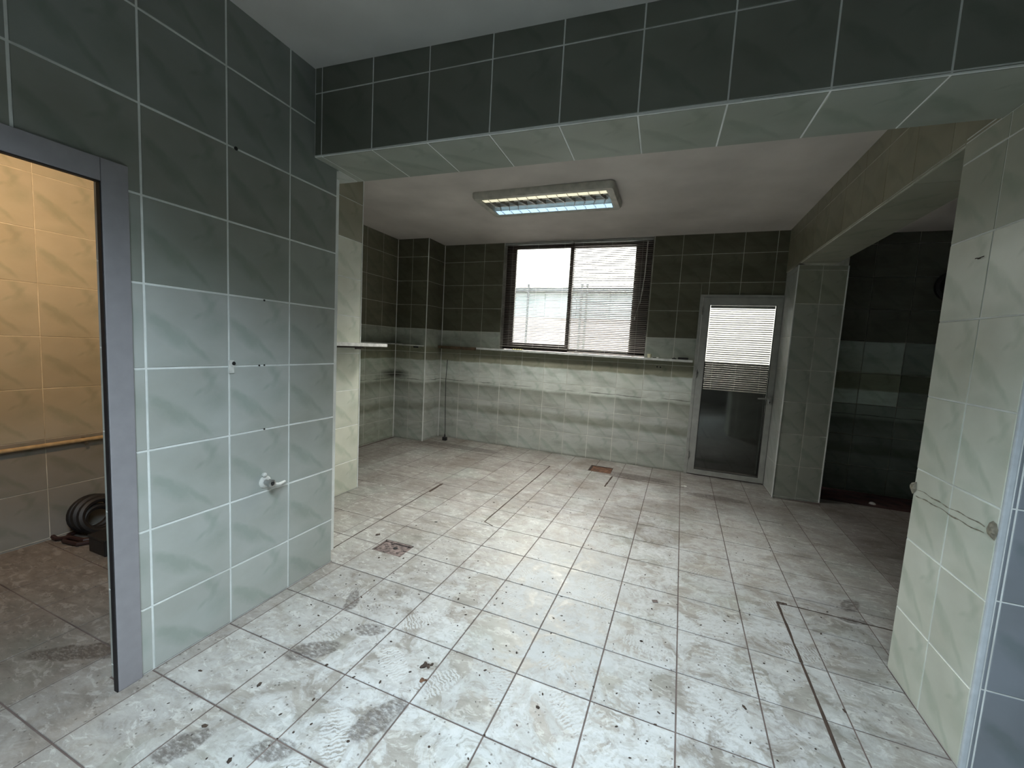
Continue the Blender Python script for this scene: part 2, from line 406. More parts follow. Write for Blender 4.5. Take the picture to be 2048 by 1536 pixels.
def inset(p, ds):
    n = len(p); r = p
    for k in range(n):
        a, b = p[k], p[(k+1) % n]; L = math.dist(a, b)
        if L < 1e-6: continue
        nx, ny = (b[1]-a[1])/L, -(b[0]-a[0])/L
        r = clip(r, nx, ny, nx*a[0]+ny*a[1]-ds[k])
        if len(r) < 3: return []
    r = [r[k] for k in range(len(r)) if math.dist(r[k], r[k-1]) > 1e-5]
    return r if len(r) >= 3 and parea(r) > 1e-5 else []
def tile_prism(mb, poly, gap, bev, th, outer=None):
    """outer(mid, normal) tells whether an edge is a real tile edge (jointed and bevelled) or only a cut inside one tile"""
    if parea(poly) < 0: poly = poly[::-1]
    p = [poly[k] for k in range(len(poly)) if math.dist(poly[k], poly[k-1]) > 1e-5]
    n = len(p)
    if n < 3: return False
    real = []
    for k in range(n):
        a, b = p[k], p[(k+1) % n]; L = math.dist(a, b); nx, ny = (b[1]-a[1])/L, -(b[0]-a[0])/L
        real.append(outer is None or outer((a[0]+b[0])/2+nx*1e-4, (a[1]+b[1])/2+ny*1e-4))
    o = inset(p, [gap/2 if f else 0 for f in real])
    if not o: return False
    i = inset(p, [gap/2+bev if f else 0 for f in real])
    if not i or len(i) != len(o): i = o
    n = len(o); fs = []
    vs = [(x, y, 0) for x, y in i]+[(x, y, -bev) for x, y in o]+[(x, y, -th) for x, y in o]
    fs.append(tuple(range(n)))
    for k in range(n):
        j = (k+1) % n
        fs.append((k, n+k, n+j, j)); fs.append((n+k, 2*n+k, 2*n+j, n+j))
    mb.add(vs, fs); return True

def surface(parent, O, U, V, rects, P0, A, B, mat, holes=(), gap=.005, bev=.0012, th=.006, tint=None, joined=None, wob=.0025, name='tile'):
    """lay tiles on the plane O + u U + v V; rects: tiled areas; cell(i,j) = P0 + i A + j B."""
    O = Vector(O); U = Vector(U).normalized(); V = Vector(V).normalized(); N = U.cross(V)
    W = Matrix((U, V, N)).transposed().to_4x4(); W.translation = O
    det = A[0]*B[1]-A[1]*B[0]
    full = None; cnt = 0; jm = MB() if joined else None
    xs = [c for r in rects for c in (r[0], r[2])]; ys = [c for r in rects for c in (r[1], r[3])]
    cor = [((x-P0[0]), (y-P0[1])) for x in (min(xs), max(xs)) for y in (min(ys), max(ys))]
    ii = [(c[0]*B[1]-c[1]*B[0])/det for c in cor]; jj = [(A[0]*c[1]-A[1]*c[0])/det for c in cor]
    for i in range(math.floor(min(ii))-1, math.ceil(max(ii))+1):
        for j in range(math.floor(min(jj))-1, math.ceil(max(jj))+1):
            q = (P0[0]+i*A[0]+j*B[0], P0[1]+i*A[1]+j*B[1])
            cell = [q, (q[0]+A[0], q[1]+A[1]), (q[0]+A[0]+B[0], q[1]+A[1]+B[1]), (q[0]+B[0], q[1]+B[1])]
            ca = abs(parea(cell))
            ps = [clip_rect(cell, r) for r in rects]; ps = [p for p in ps if len(p) >= 3]
            for h in holes: ps = [r_ for p in ps for r_ in (minus_rect([p], h) if len(clip_rect(p, h)) >= 3 and abs(parea(clip_rect(p, h))) > 1e-6 else [p])]
            ps = [p for p in ps if abs(parea(p)) > 4e-5]
            if not ps: continue
            c = (q[0]+(A[0]+B[0])/2, q[1]+(A[1]+B[1])/2)
            if joined and joined(c):
                for p in ps:
                    k = len(jm.v); tile_prism(jm, p, gap, bev, th)
                continue
            def outer(x, y, cell=cell, c=c):
                x += c[0]; y += c[1]
                for k in range(4):
                    a, b = cell[k], cell[(k+1) % 4]
                    if (b[0]-a[0])*(y-a[1])-(b[1]-a[1])*(x-a[0]) < 0: return True
                if not any(r[0] < x < r[2] and r[1] < y < r[3] for r in rects): return True
                return any(h[0] < x < h[2] and h[1] < y < h[3] for h in holes)
            if parea(cell) < 0: outer = None
            whole = len(ps) == 1 and abs(abs(parea(ps[0]))-ca) < 1e-6
            if whole and full is not None: me = full
            else:
                mb = MB(); ok = False
                for p in ps: ok = tile_prism(mb, [(a-c[0], b-c[1]) for a, b in p], gap, bev, th, None if (whole or outer is None) else outer) or ok
                if not ok: continue
                me = mb.mesh(name); me.materials.append(mat)
                if whole: full = me
            o = bpy.data.objects.new(name, me); COL.objects.link(o); o.parent = parent
            T = Matrix.Translation((c[0], c[1], random.uniform(-.0003, .0003)))
            if whole and wob: T = T @ Matrix.Rotation(random.uniform(-wob, wob), 4, 'X') @ Matrix.Rotation(random.uniform(-wob, wob), 4, 'Y')
            o.matrix_local = W @ T
            if tint:
                wc = O+U*c[0]+V*c[1]; k = tint(wc)
                if k: o.color = (*k, 1)
            cnt += 1
    if joined and jm.v:
        me = jm.mesh('tile_field'); me.materials.append(mat)
        o = bpy.data.objects.new('tile_field', me); COL.objects.link(o); o.parent = parent; o['kind'] = 'stuff'; o.matrix_local = W; o.color = (.4, .38, .36, 1)  # joined floor tiles darkened so they bounce less light
    return cnt

def structure(name, mb, mat):
    o = mb.build(name, mat); o['kind'] = 'structure'; return o
G = .0022      # how far the grout bed lies behind the tile faces
ZC = 2.612
cnts = {}

# ------------------------------------------------------------------ floor
sx, sy = .0241, -.0124
den = 1-sx*sy
P0 = ((-1.7046+sx*1.4627)/den, 0); P0 = (P0[0], 1.4627+sy*P0[0])
Af = (.2994/den, sy*.2994/den); Bf = (sx*.2944/den, .2944/den)
drain1 = (-1.637, 2.005, -1.425, 2.148); drain2 = (-.74, 4.43, -.50, 4.665)
foot = [(-1.845, .813, -1.744, 1.787), (-3.5, 1.90, -2.46, 2.80), (-3.5, 1.785, -1.843, 1.90), (-3.5, 4.54, -2.945, 5.3), (1.02, 4.50, 1.414, 5.3), (1.0, 1.70, 3.2, 2.194)]
fl = MB(); fl.box(-3.6, 3.2, -3.2, 5.3, -.12, -.010)
for x0_, y0_, x1_, y1_ in ((-3.6, -3.2, 3.2, drain1[1]), (-3.6, drain1[1], drain1[0], drain1[3]), (drain1[2], drain1[1], 3.2, drain1[3]), (-3.6, drain1[3], 3.2, drain2[1]),
                           (-3.6, drain2[1], drain2[0], drain2[3]), (drain2[2], drain2[1], 3.2, drain2[3]), (-3.6, drain2[3], 3.2, 4.72), (-3.6, 4.72, 1.40, 5.17)):
    fl.box(x0_, x1_, y0_, y1_, -.0099, -.0022)
floor = structure('floor', fl, M['mortar'])
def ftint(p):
    if p.x < -2.05 and p.y < 1.8: return (.68, .63, .60)  # side room's dim light put into its floor colour, paler towards the door
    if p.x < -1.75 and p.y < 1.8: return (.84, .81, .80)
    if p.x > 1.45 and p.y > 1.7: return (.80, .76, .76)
    if p.x > 1.3 or p.y < -.5: return (.35, .33, .32)  # unseen floor darkened to keep bounce light off the beam
cnts['floor'] = surface(floor, (0, 0, 0), (1, 0, 0), (0, 1, 0), [(-3.376, -3.0, 2.9, 4.93), (1.414, 4.9, 2.9, 5.17)], P0, Af, Bf, M['floor_tile'],
    holes=foot+[drain1, drain2, (1.40, 4.72, 2.9, 5.2)], gap=.0052, bev=.0012, th=.010, tint=ftint, joined=lambda c: c[1] < -.2 or (c[0] > 1.45 and c[1] < 1.7) or c[0] > 2.3 or (c[0] < -1.9 and c[1] < .4), wob=.002)
def groove(pts, w):
    mb = MB()
    for (x0, y0), (x1, y1) in zip(pts, pts[1:]):
        n = 7; dx, dy = x1-x0, y1-y0; L = math.hypot(dx, dy); nx, ny = -dy/L, dx/L; prev = None
        vs = []; fs = []
        for i in range(n+1):
            t = i/n; ww = w*random.uniform(.65, 1.25)/2; j = random.uniform(-.0012, .0012)
            x, y = x0+dx*t+nx*j, y0+dy*t+ny*j
            vs += [(x+nx*ww, y+ny*ww, .0003), (x-nx*ww, y-ny*ww, .0003), (x, y, .0016)]
        for i in range(n):
            a = 3*i; fs += [(a, a+3, a+5, a+2), (a+2, a+5, a+4, a+1)]
        mb.add(vs, fs)
    o = mb.build('groove', M['groove'], floor); return o
groove([(.655, 2.53), (.648, 2.05), (.640, 1.40), (.628, .9)], .012)
groove([(.650, 2.515), (.75, 2.525), (1.17, 2.515)], .008)
groove([(.650, 2.53), (.70, 2.532)], .016)
groove([(-2.86, 4.41), (-2.0, 4.39), (-1.152, 4.355)], .010)
groove([(-1.152, 4.355), (-1.17, 3.5), (-1.185, 2.70)], .010)
groove([(-1.851, 1.9), (-1.865, 2.5), (-1.885, 3.24)], .009)
groove([(-1.868, 3.02), (-1.875, 3.26)], .020)
groove([(-.467, 4.35), (-.493, 3.97)], .018)
groove([(-.467, 4.355), (-.11, 4.345), (.233, 4.36)], .012)
groove([(-1.185, 2.70), (-1.10, 2.66)], .008)
# sunken drain near the left wall and rusty access plate near the back wall
t = empty('floor_drain', ((drain1[0]+drain1[2])/2, (drain1[1]+drain1[3])/2, -.010))
tag(t, 'small square sunken floor drain with corroded tray, just past the left wall end', 'drain')
hx, hy = (drain1[2]-drain1[0])/2-.001, (drain1[3]-drain1[1])/2-.001
mb = MB(); mb.box(-hx, hx, -hy, hy, .0003, .003); mb.build('tray', M['drain'], t)
mb = MB()
for a in ((-hx, -hx+.008, -hy, hy), (hx-.008, hx, -hy, hy), (-hx, hx, -hy, -hy+.006), (-hx, hx, hy-.012, hy)): mb.box(*a, .003, .0085)
mb.build('rim', M['drain'], t)
mb = MB(); mb.lathe([(.014, .003), (.014, .006), (.006, .0065)], Matrix.Translation((.01, .01, 0)), 12); mb.build('outlet', M['black'], t)
mb = MB()
for i in range(9):
    a, b = random.uniform(-hx+.02, hx-.02), random.uniform(-hy+.015, hy-.02); s = random.uniform(.006, .014)
    mb.lathe([(s, .003), (s*.7, .003+s*.5), (s*.2, .003+s*.6)], Matrix.Translation((a, b, 0)) @ Matrix.Rotation(i, 4, 'Z'), 6)
mb.build('debris', M['drain'], t)['kind'] = 'stuff'
t = empty('access_plate', (-.62, 4.5475, -.010))
tag(t, 'rusty brown square metal plate let into the floor by the back wall', 'metal plate')
mb = MB(); mb.box(-.117, .117, -.115, .115, .0003, .006, bev=.001); mb.build('plate', M['rust'], t)
mb = MB(); mb.box(-.117, .117, .098, .115, .0055, .0095); mb.box(-.117, -.097, -.115, .115, .0055, .0095); mb.build('rim', M['mud'], t)

# ------------------------------------------------------------------ ceiling, outer shell
cl = MB()
cl.add([(-3.6, -3.2, 2.58+.0168*3.6+.0), (3.2, -3.2, 2.5786-.0168*3.2), (3.2, 1.9, 2.5786-.0168*3.2), (-3.6, 1.9, 2.5786+.0168*3.6),
        (-3.6, -3.2, 2.80), (3.2, -3.2, 2.80), (3.2, 1.9, 2.80), (-3.6, 1.9, 2.80)],
       [(0, 1, 2, 3), (4, 7, 6, 5), (0, 4, 5, 1), (1, 5, 6, 2), (2, 6, 7, 3), (3, 7, 4, 0)])
cl.build('ceiling', M['ceiling'])['kind'] = 'structure'
cl = MB(); cl.add([(-3.6, 1.9, 2.5927), (3.2, 1.9, 2.6287), (3.2, 5.3, 2.6287), (-3.6, 5.3, 2.5927),
                   (-3.6, 1.9, 2.80), (3.2, 1.9, 2.80), (3.2, 5.3, 2.80), (-3.6, 5.3, 2.80)],
                  [(0, 1, 2, 3), (4, 7, 6, 5), (0, 4, 5, 1), (1, 5, 6, 2), (2, 6, 7, 3), (3, 7, 4, 0)])
o = cl.build('ceiling_rear', M['ceiling_sooty']); o['kind'] = 'structure'

def wall(name, boxes, grout): 
    mb = MB()
    for b in boxes: mb.box(*b)
    return structure(name, mb, M[grout])
TOP = 2.70
# left wall with the doorway
XL = -1.746
def lt_left(p):      # upper rows darkened to paint in the shade above the lamp cut-off
    if p.z > 2.06: return (.52, .54, .53)
    if p.z > 1.76: return (.54, .54, .51)
    if p.z > 1.46: return (.68, .69, .66)
    if p.y > 1.49: return (.86, .86, .84)
wl_ = wall('wall_left', [(-1.842, XL-G, -3.0, -.15, -.02, TOP), (-1.842, XL-G, -.15, .815+G, 1.80, TOP), (-1.842, XL-G, .815+G, 1.785-G, -.02, TOP)], 'grout')
cnts['wall_left'] = surface(wl_, (XL, 0, 0), (0, 1, 0), (0, 0, 1), [(-1.2, 0, -.15, 2.70), (-.15, 1.80, .815, 2.70), (.815, .0, 1.785, 2.70)], (.9008, .2564), (.2965, 0), (0, .30), M['tile'], gap=.0075, tint=lt_left)
surface(wl_, (0, .815, 0), (1, 0, 0), (0, 0, 1), [(-1.842, 0, XL-.006, 1.80)], (-1.842, .348-.293), (.30, 0), (0, .293), M['tile'], gap=.006)
surface(wl_, (0, 1.785, 0), (-1, 0, 0), (0, 0, 1), [(-XL+.006, 0, 1.842, TOP)], (1.55, .2564), (.30, 0), (0, .30), M['tile'], gap=.006)
mb = MB()
for (y, z, r) in ((1.233, 2.057, .008), (1.36, 1.453, .0045), (1.36, 1.158, .004), (1.335, 1.157, .004), (1.36, .858, .004)):
    mb2 = MB(); mb2.lathe([(r, -.001), (r, .0012), (r*.5, .0014)], Matrix.Translation((XL, y, z)) @ Matrix.Rotation(PI/2, 4, 'Y'), 10)
    mb2.build('drill_hole', M['black'], wl_)
# side room on the left
wf = wall('wall_far_left', [(-3.5, -3.376-G, -3.0, 1.785, -.02, TOP)], 'grout_back')
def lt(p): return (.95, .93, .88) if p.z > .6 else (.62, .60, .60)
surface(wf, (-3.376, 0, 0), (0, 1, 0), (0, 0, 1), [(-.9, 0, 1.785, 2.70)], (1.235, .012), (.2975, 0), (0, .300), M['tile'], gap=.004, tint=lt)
wp = wall('wall_partition', [(-3.5, -1.842-.001, 1.785, 1.90, -.02, TOP), (-3.5, -2.462-G, 1.90, 2.80, -.02, TOP)], 'grout')
surface(wp, (-2.462, 0, 0), (0, 1, 0), (0, 0, 1), [(1.90, 0, 2.80, TOP)], (2.50, .2626), (.301, 0), (0, .3035), M['tile_back' if 0 else 'tile'], gap=.005,
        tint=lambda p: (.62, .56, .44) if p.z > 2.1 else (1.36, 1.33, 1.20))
def up(p):      # shade above the rear lamp's cut-off, tinted into the upper back tiles
    if p.z > 1.50: return (.28, .26, .19)
    if p.z > 1.25: return (.95, .97, .93)
    return None
def up_side(p):
    if p.z > 1.50: return (.42, .38, .28)  # same painted shade on the upper side-wall tiles
    return (.85, .86, .78)
w3 = wall('wall_back_left', [(-3.5, -3.406-G, 2.80, 5.05, -.02, TOP), (-3.406-G, -2.945-G, 4.539+G, 5.05, -.02, TOP)], 'grout_back')
surface(w3, (-3.406, 0, 0), (0, 1, 0), (0, 0, 1), [(2.80, 0, 4.539, TOP)], (3.962, .2585), (.2885, 0), (0, .3016), M['tile_back'], tint=up_side)
surface(w3, (0, 4.539, 0), (1, 0, 0), (0, 0, 1), [(-3.406, 0, -2.945, TOP)], (-3.18, .2585), (.2885, 0), (0, .3016), M['tile_back'], tint=up)
surface(w3, (-2.945, 0, 0), (0, 1, 0), (0, 0, 1), [(4.539, 0, 4.935, TOP)], (4.539, .2585), (.39, 0), (0, .3016), M['tile_back'], tint=up)
# back wall with window and door openings
YB = 4.935
WX0, WX1, WZ0 = -2.083, -.285, 1.262
DX0, DX1, DZ1 = .247, 1.030, 1.968
wb = wall('wall_back', [(-2.945, WX0, YB+G, 5.15, -.02, TOP), (WX0, WX1, YB+G, 5.15, -.02, WZ0), (WX1, DX0, YB+G, 5.15, -.02, TOP), (DX0, 1.408, YB+G, 5.15, DZ1, TOP), (DX1, 1.408, YB+G, 5.15, -.02, DZ1)], 'grout_back')
cnts['wall_back'] = surface(wb, (0, YB, 0), (1, 0, 0), (0, 0, 1), [(-2.945, 0, 1.030, TOP)], (-2.6521, .2876-.0268), (.2972, .0101*.2972), (0, .3016), M['tile_back'],
        holes=[(WX0, WZ0, WX1, 3), (DX0, -1, DX1, DZ1)], tint=up)
mb = MB(); mb.lathe([(.009, -.002), (.009, .0012), (.005, .0014)], Matrix.Translation((-.135, YB, 1.166)) @ Matrix.Rotation(PI/2, 4, 'X'), 10)
mb.lathe([(.009, -.002), (.009, .0012), (.005, .0014)], Matrix.Translation((-.10, YB, 1.163)) @ Matrix.Rotation(PI/2, 4, 'X'), 10); mb.build('drill_hole', M['black'], wb)
# column at the back right, set slightly askew
wc = MB(); ca = math.atan(.1495); cu = Vector((math.cos(ca), math.sin(ca), 0))
y0 = 4.359+.1495*1.02; y1 = 4.359+.1495*1.414
q = [(1.02+G, y0+G), (1.414-G, y1+G), (1.414-G, 5.15), (1.02+G, 5.15)]
wc.add([(x, y, -.02) for x, y in q]+[(x, y, TOP) for x, y in q], [(0, 3, 2, 1), (4, 5, 6, 7), (0, 1, 5, 4), (1, 2, 6, 5), (2, 3, 7, 6), (3, 0, 4, 7)])
wc = structure('wall_column_back', wc, M['grout_back'])
Lc = .394/math.cos(ca)
surface(wc, (1.02, y0, 0), cu, (0, 0, 1), [(0, 0, Lc, 2.192)], (0, .3246-.3038), (Lc/2, 0), (0, .3038), M['tile'], gap=.006, tint=lambda p: (.80, .78, .66) if p.z > 1.8 else (.90, .90, .84))
surface(wc, (1.02, 0, 0), (0, -1, 0), (0, 0, 1), [(-4.935, 0, -y0, 2.192)], (-y0-.40, .3246-.3038), (.40, 0), (0, .3038), M['tile'], gap=.005)
surface(wc, (1.414, 0, 0), (0, 1, 0), (0, 0, 1), [(y1, 0, 5.15, 2.6)], (y1, .3246-.3038), (.30, 0), (0, .3038), M['tile'], gap=.005)
# dark side room on the right
wd_ = wall('wall_back_right', [(1.4, 3.2, 5.208, 5.30, -.02, TOP+.05), (3.0, 3.2, 2.194, 5.2, -.02, TOP)], 'grout_back')
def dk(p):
    if .95 < p.z < 1.56 and p.x < 2.12: return (1.2, 1.35, 1.35)  # pool of lamp light painted as paler tiles, shade above it as darker
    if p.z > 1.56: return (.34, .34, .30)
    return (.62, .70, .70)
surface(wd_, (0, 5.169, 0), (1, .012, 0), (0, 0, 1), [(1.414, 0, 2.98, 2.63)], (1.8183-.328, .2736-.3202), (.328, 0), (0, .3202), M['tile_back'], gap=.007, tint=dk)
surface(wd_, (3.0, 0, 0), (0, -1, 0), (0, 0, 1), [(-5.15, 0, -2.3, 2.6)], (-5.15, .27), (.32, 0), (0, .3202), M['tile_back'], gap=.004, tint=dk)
# foreground right pier and wall (back of it closes the side room)
XR, YN = 1.001, 1.706
wr_ = wall('wall_right', [(XR+G, 3.2, YN+G, 2.194-G, -.02, TOP), (2.6, 2.75, -3.0, YN, -.02, TOP)], 'grout')
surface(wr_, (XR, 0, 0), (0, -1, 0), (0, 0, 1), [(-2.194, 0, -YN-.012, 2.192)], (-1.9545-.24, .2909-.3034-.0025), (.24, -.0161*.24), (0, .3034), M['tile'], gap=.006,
        tint=lambda p: (.85, .83, .72) if p.z > 1.82 else (1.36, 1.33, 1.22))  # lamp-lit face lightened, rows above the cut-off shaded, both by tint
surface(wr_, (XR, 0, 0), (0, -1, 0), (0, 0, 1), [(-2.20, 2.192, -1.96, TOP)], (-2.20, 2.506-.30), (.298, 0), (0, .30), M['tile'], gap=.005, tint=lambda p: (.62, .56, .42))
surface(wr_, (0, YN, 0), (1, 0, 0), (0, 0, 1), [(XR+.017, 0, 2.60, TOP)], (1.33, -.003), (.30, 0), (0, .30), M['tile'], gap=.005, tint=lambda p: (.52, .54, .64))  # cool shade of the near face painted in by this tint
surface(wr_, (0, 2.194, 0), (-1, 0, 0), (0, 0, 1), [(-3.0, 0, -XR-.006, TOP)], (-2.9, -.003), (.30, 0), (0, .30), M['tile'], gap=.005)
mb = MB(); mb.box(XR-.001, XR+.016, YN-.001, YN+.011, 0, 2.60, bev=.004)
mb.build('corner_profile', M['trim_pvc'], wr_)
mb = MB(); mb.box(-3.5, 3.2, -3.2, -3.0, -.02, TOP)
structure('wall_front', mb, M['dark_wall'])

def corner(parent, x, y, z1, w=.006, mat='grout', dx=0, dy=0):
    mb = MB(); mb.box(x-w/2, x+w/2, y-w/2, y+w/2, 0, z1, bev=.001); mb.build('corner_joint', M[mat], parent)
corner(w3, -2.945, 4.539, 2.60, .009); corner(w3, -3.404, 4.5365, 2.59, .009)
corner(wb, -2.9425, 4.933, 2.59, .008)
corner(wc, 1.02, y0, 2.19, .009); corner(wc, 1.414, y1, 2.19, .010)
corner(wp, -2.462, 2.80, 2.59, .007)

# ------------------------------------------------------------------ beams
ba = math.atan(.0215); bu = Vector((math.cos(ba), math.sin(ba), 0)); ZS = 2.192
def yb1(x): return 1.6691+.0215*x
def yb2(x): return 1.9861+.0215*x
mb = MB(); g = G
q = [(-1.746, yb1(-1.746)+g), (3.19, yb1(3.19)+g), (3.19, yb2(3.19)), (-1.746, yb2(-1.746))]
mb.add([(x, y, ZS+g) for x, y in q]+[(x, y, TOP) for x, y in q], [(0, 3, 2, 1), (4, 5, 6, 7), (0, 1, 5, 4), (1, 2, 6, 5), (2, 3, 7, 6), (3, 0, 4, 7)])
mb.box(-2.46, -1.746, 1.80, yb2(-2), ZS+g, TOP)
beam = structure('ceiling_beam_front', mb, M['grout'])
surface(beam, (0, 1.6691, 0), bu, (0, 0, 1), [(-1.745, ZS+.004, 3.0, TOP)], (-1.4005, 2.4922), (.302, .0018*.302), (0, -.293), M['tile'], gap=.006, tint=lambda p: (.38, .39, .35))  # beam face tinted dark, painting in the shade above the lamp light
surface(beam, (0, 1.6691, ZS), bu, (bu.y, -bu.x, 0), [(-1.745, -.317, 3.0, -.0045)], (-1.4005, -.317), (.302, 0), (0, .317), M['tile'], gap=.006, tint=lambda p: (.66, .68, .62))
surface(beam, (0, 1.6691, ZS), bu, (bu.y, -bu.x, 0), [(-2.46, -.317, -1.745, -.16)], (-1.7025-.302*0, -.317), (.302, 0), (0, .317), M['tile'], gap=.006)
mb = MB(); q = [(1.012+g, 1.97), (1.302, 1.97), (1.302, 4.56), (1.012+g, 4.56)]
mb.add([(x, y, ZS+g) for x, y in q]+[(x, y, TOP) for x, y in q], [(0, 3, 2, 1), (4, 5, 6, 7), (0, 1, 5, 4), (1, 2, 6, 5), (2, 3, 7, 6), (3, 0, 4, 7)])
mb.box(1.06, 1.302, 4.56, 4.93, ZS+.06, TOP); mb.box(1.012+g, 1.06, 4.45, 4.935, ZS+g, TOP)
beam2 = structure('ceiling_beam_side', mb, M['grout_back'])
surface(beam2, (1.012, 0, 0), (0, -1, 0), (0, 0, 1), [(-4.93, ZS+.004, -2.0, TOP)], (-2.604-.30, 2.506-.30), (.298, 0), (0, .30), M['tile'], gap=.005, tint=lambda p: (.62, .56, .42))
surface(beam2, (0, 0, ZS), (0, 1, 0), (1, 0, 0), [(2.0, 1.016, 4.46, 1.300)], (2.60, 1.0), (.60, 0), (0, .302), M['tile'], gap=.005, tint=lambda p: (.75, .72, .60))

# ------------------------------------------------------------------ doorway frame (left) = door_1
d1 = empty('door_1', (XL, .0, 0)); d1['kind'] = 'structure'
def rel(o, v): return v
mb = MB()
mb.box(-.014, .010, .788, .860, 0, 1.832, bev=.003); mb.build('jamb', M['door_frame'], d1)
mb = MB(); mb.box(-.014, .0098, -.195, .7875, 1.760, 1.832, bev=.003); mb.build('head', M['door_frame'], d1)
mb = MB(); mb.box(-.014, .010, -.195, -.123, 0, 1.7595, bev=.003); mb.build('jamb', M['door_frame'], d1)
mb = MB(); mb.box(-.012, .008, .7845, .7878, 0, 1.7595); mb.box(-.012, .008, -.1225, .7845, 1.7565, 1.7598); mb.build('gasket', M['rubber'], d1)

# ------------------------------------------------------------------ window_1
w1 = empty('window_1', (0, 5.07, 0)); w1['kind'] = 'structure'
k = 5.06/4.93
def wpx(x): return x*k
def wpz(z): return 1.31+(z-1.31)*k
fx0, fx1, fz0, fz1 = WX0+.002, WX1-.002, WZ0+.004, 2.602
mb = MB(); y_0, y_1 = -.035, .035
mb.box(fx0, fx0+.05, y_0, y_1, fz0, fz1, bev=.003); mb.box(fx1-.06, fx1, y_0, y_1, fz0, fz1, bev=.003)
mb.box(fx0+.05, fx1-.06, y_0, y_1, fz0, fz0+.035, bev=.003); mb.box(fx0+.05, fx1-.06, y_0, y_1, fz1-.05, fz1, bev=.003)
mb.build('window_frame', M['frame_brown'], w1)
def sash(x0, x1, z0, z1, px0, px1, pz0, pz1, dy):
    mb = MB()
    mb.box(x0, px0, dy-.02, dy+.02, z0, z1, bev=.003); mb.box(px1, x1, dy-.02, dy+.02, z0, z1, bev=.003)
    mb.box(px0, px1, dy-.02, dy+.02, z0, pz0, bev=.003); mb.box(px0, px1, dy-.02, dy+.02, pz1, z1, bev=.003)
    s = mb.build('sash', M['frame_brown'], w1)
    mb = MB(); mb.box(px0, px1, dy-.002, dy+.002, pz0, pz1); mb.build('pane', M['glass'], s)
sash(fx0+.05, -1.205, fz0+.035, fz1-.05, wpx(-1.900), wpx(-1.218), wpz(1.352), wpz(2.511), -.012)
sash(-1.2495, fx1-.06, fz0+.035, fz1-.05, wpx(-1.175), wpx(-.470), wpz(1.315), wpz(2.511), .0295)

def blind(name, label, X0, X1, Y, ZT, ZB, pitch, slatmat, tilt, group, gather=0, wand=True, wob=1.0):
    t = empty(name, (0, Y, 0)); tag(t, label, 'blind', group)
    mb = MB(); mb.box(X0, X1, -.013, .013, ZT-.028, ZT, bev=.002); mb.build('headrail', M['door_alu'], t)
    w = X1-X0; mb = MB(); n = 6; vs = []; fs = []
    for sgn in (0, 1):
        for i in range(n+1):
            u = i/n-.5; vs.append((-w/2+sgn*w, u*.021, .0028*(1-4*u*u)))
    fs = [(i, i+1, n+1+i+1, n+1+i) for i in range(n)]
    mb.add(vs, fs); me = mb.mesh('slat', True); me.materials.append(slatmat)
    z = ZT-.042; i = 0; zs = []
    while z > ZB+.02+gather*.0045:
        zs.append(z); z -= pitch
    for g_ in range(gather): zs.append(ZB+.012+(gather-g_)*.0045)
    for z in zs:
        o = bpy.data.objects.new('slat', me); COL.objects.link(o); o.parent = t
        o.location = ((X0+X1)/2+random.uniform(-.002, .002)*wob, 0, z)
        o.rotation_euler = (R(tilt+random.uniform(-3, 3)*wob), R(random.uniform(-.10, .10)*wob), 0)
    mb = MB(); mb.box(X0, X1, -.011, .011, ZB, ZB+.010, bev=.002); mb.build('bottom_rail', slatmat, t)
    for q in (.12, .5, .88):
        mb = MB(); x = X0+w*q; mb.tube([(x, -.0132, ZT-.01), (x, -.0132, ZB+.004)], .0006, 5); mb.tube([(x, .0132, ZT-.01), (x, .0132, ZB+.004)], .0006, 5)
        mb.build('ladder_cord', M['white_plastic'], t)
    return t
bA = blind('venetian_blind', 'left of two venetian blinds hanging in the bright back window', WX0+.005, -1.196, 4.955, 2.600, 1.300, .0215, M['slat'], 17, 'venetian blinds in the back window')
bB = blind('venetian_blind', 'right of two window blinds, its right edge stained dark, with control wand', -1.188, WX1-.005, 4.955, 2.602, 1.272, .0215, M['slat'], 36, 'venetian blinds in the back window', wob=1.6)
mb = MB(); mb.tube([(-.345, -.025, 2.56), (-.350, -.026, 2.2), (-.380, -.024, 1.86)], .004, 8); mb.build('wand', M['white_plastic'], bB, smooth=True)
mb = MB(); mb.tube([(-.352, -.022, 2.57), (-.358, -.022, 2.0), (-.42, -.022, 1.72)], .0015, 6); mb.build('cord', M['white_plastic'], bB)
mb = MB(); mb.lathe([(.003, .02), (.008, .0), (.006, -.015)], Matrix.Translation((-.424, -.022, 1.70)), 10); mb.build('cord_tassel', M['white_plastic'], bB, smooth=True)

# ------------------------------------------------------------------ door_2: glazed aluminium back door
d2 = empty('door_2', (0, 4.925, 0)); d2['kind'] = 'structure'
def frm(mb, x0, x1, z0, z1, l, r, b, t_, ya, yb_, bev=.002):
    mb.box(x0, x0+l, ya, yb_, z0, z1, bev=bev); mb.box(x1-r, x1, ya, yb_, z0, z1, bev=bev)
    if b: mb.box(x0+l, x1-r, ya, yb_, z0, z0+b, bev=bev)
    mb.box(x0+l, x1-r, ya, yb_, z1-t_, z1, bev=bev)
mb = MB(); frm(mb, .243, 1.030, 0, 1.973, .030, .012, 0, .028, -.012, .05); mb.build('door_frame', M['door_alu'], d2)
gx0, gx1, gz0, gz1 = .342, .962, .066, 1.868
mb = MB(); frm(mb, .275, 1.0155, .012, 1.9425, gx0-.275, 1.0155-gx1, gz0-.012, 1.9425-gz1, -.022, .03); leaf = mb.build('door_leaf', M['door_alu'], d2)
mb = MB(); frm(mb, gx0, gx1, gz0, gz1, .006, .006, .006, .006, -.019, -.008, 0); mb.build('gasket', M['rubber'], leaf)
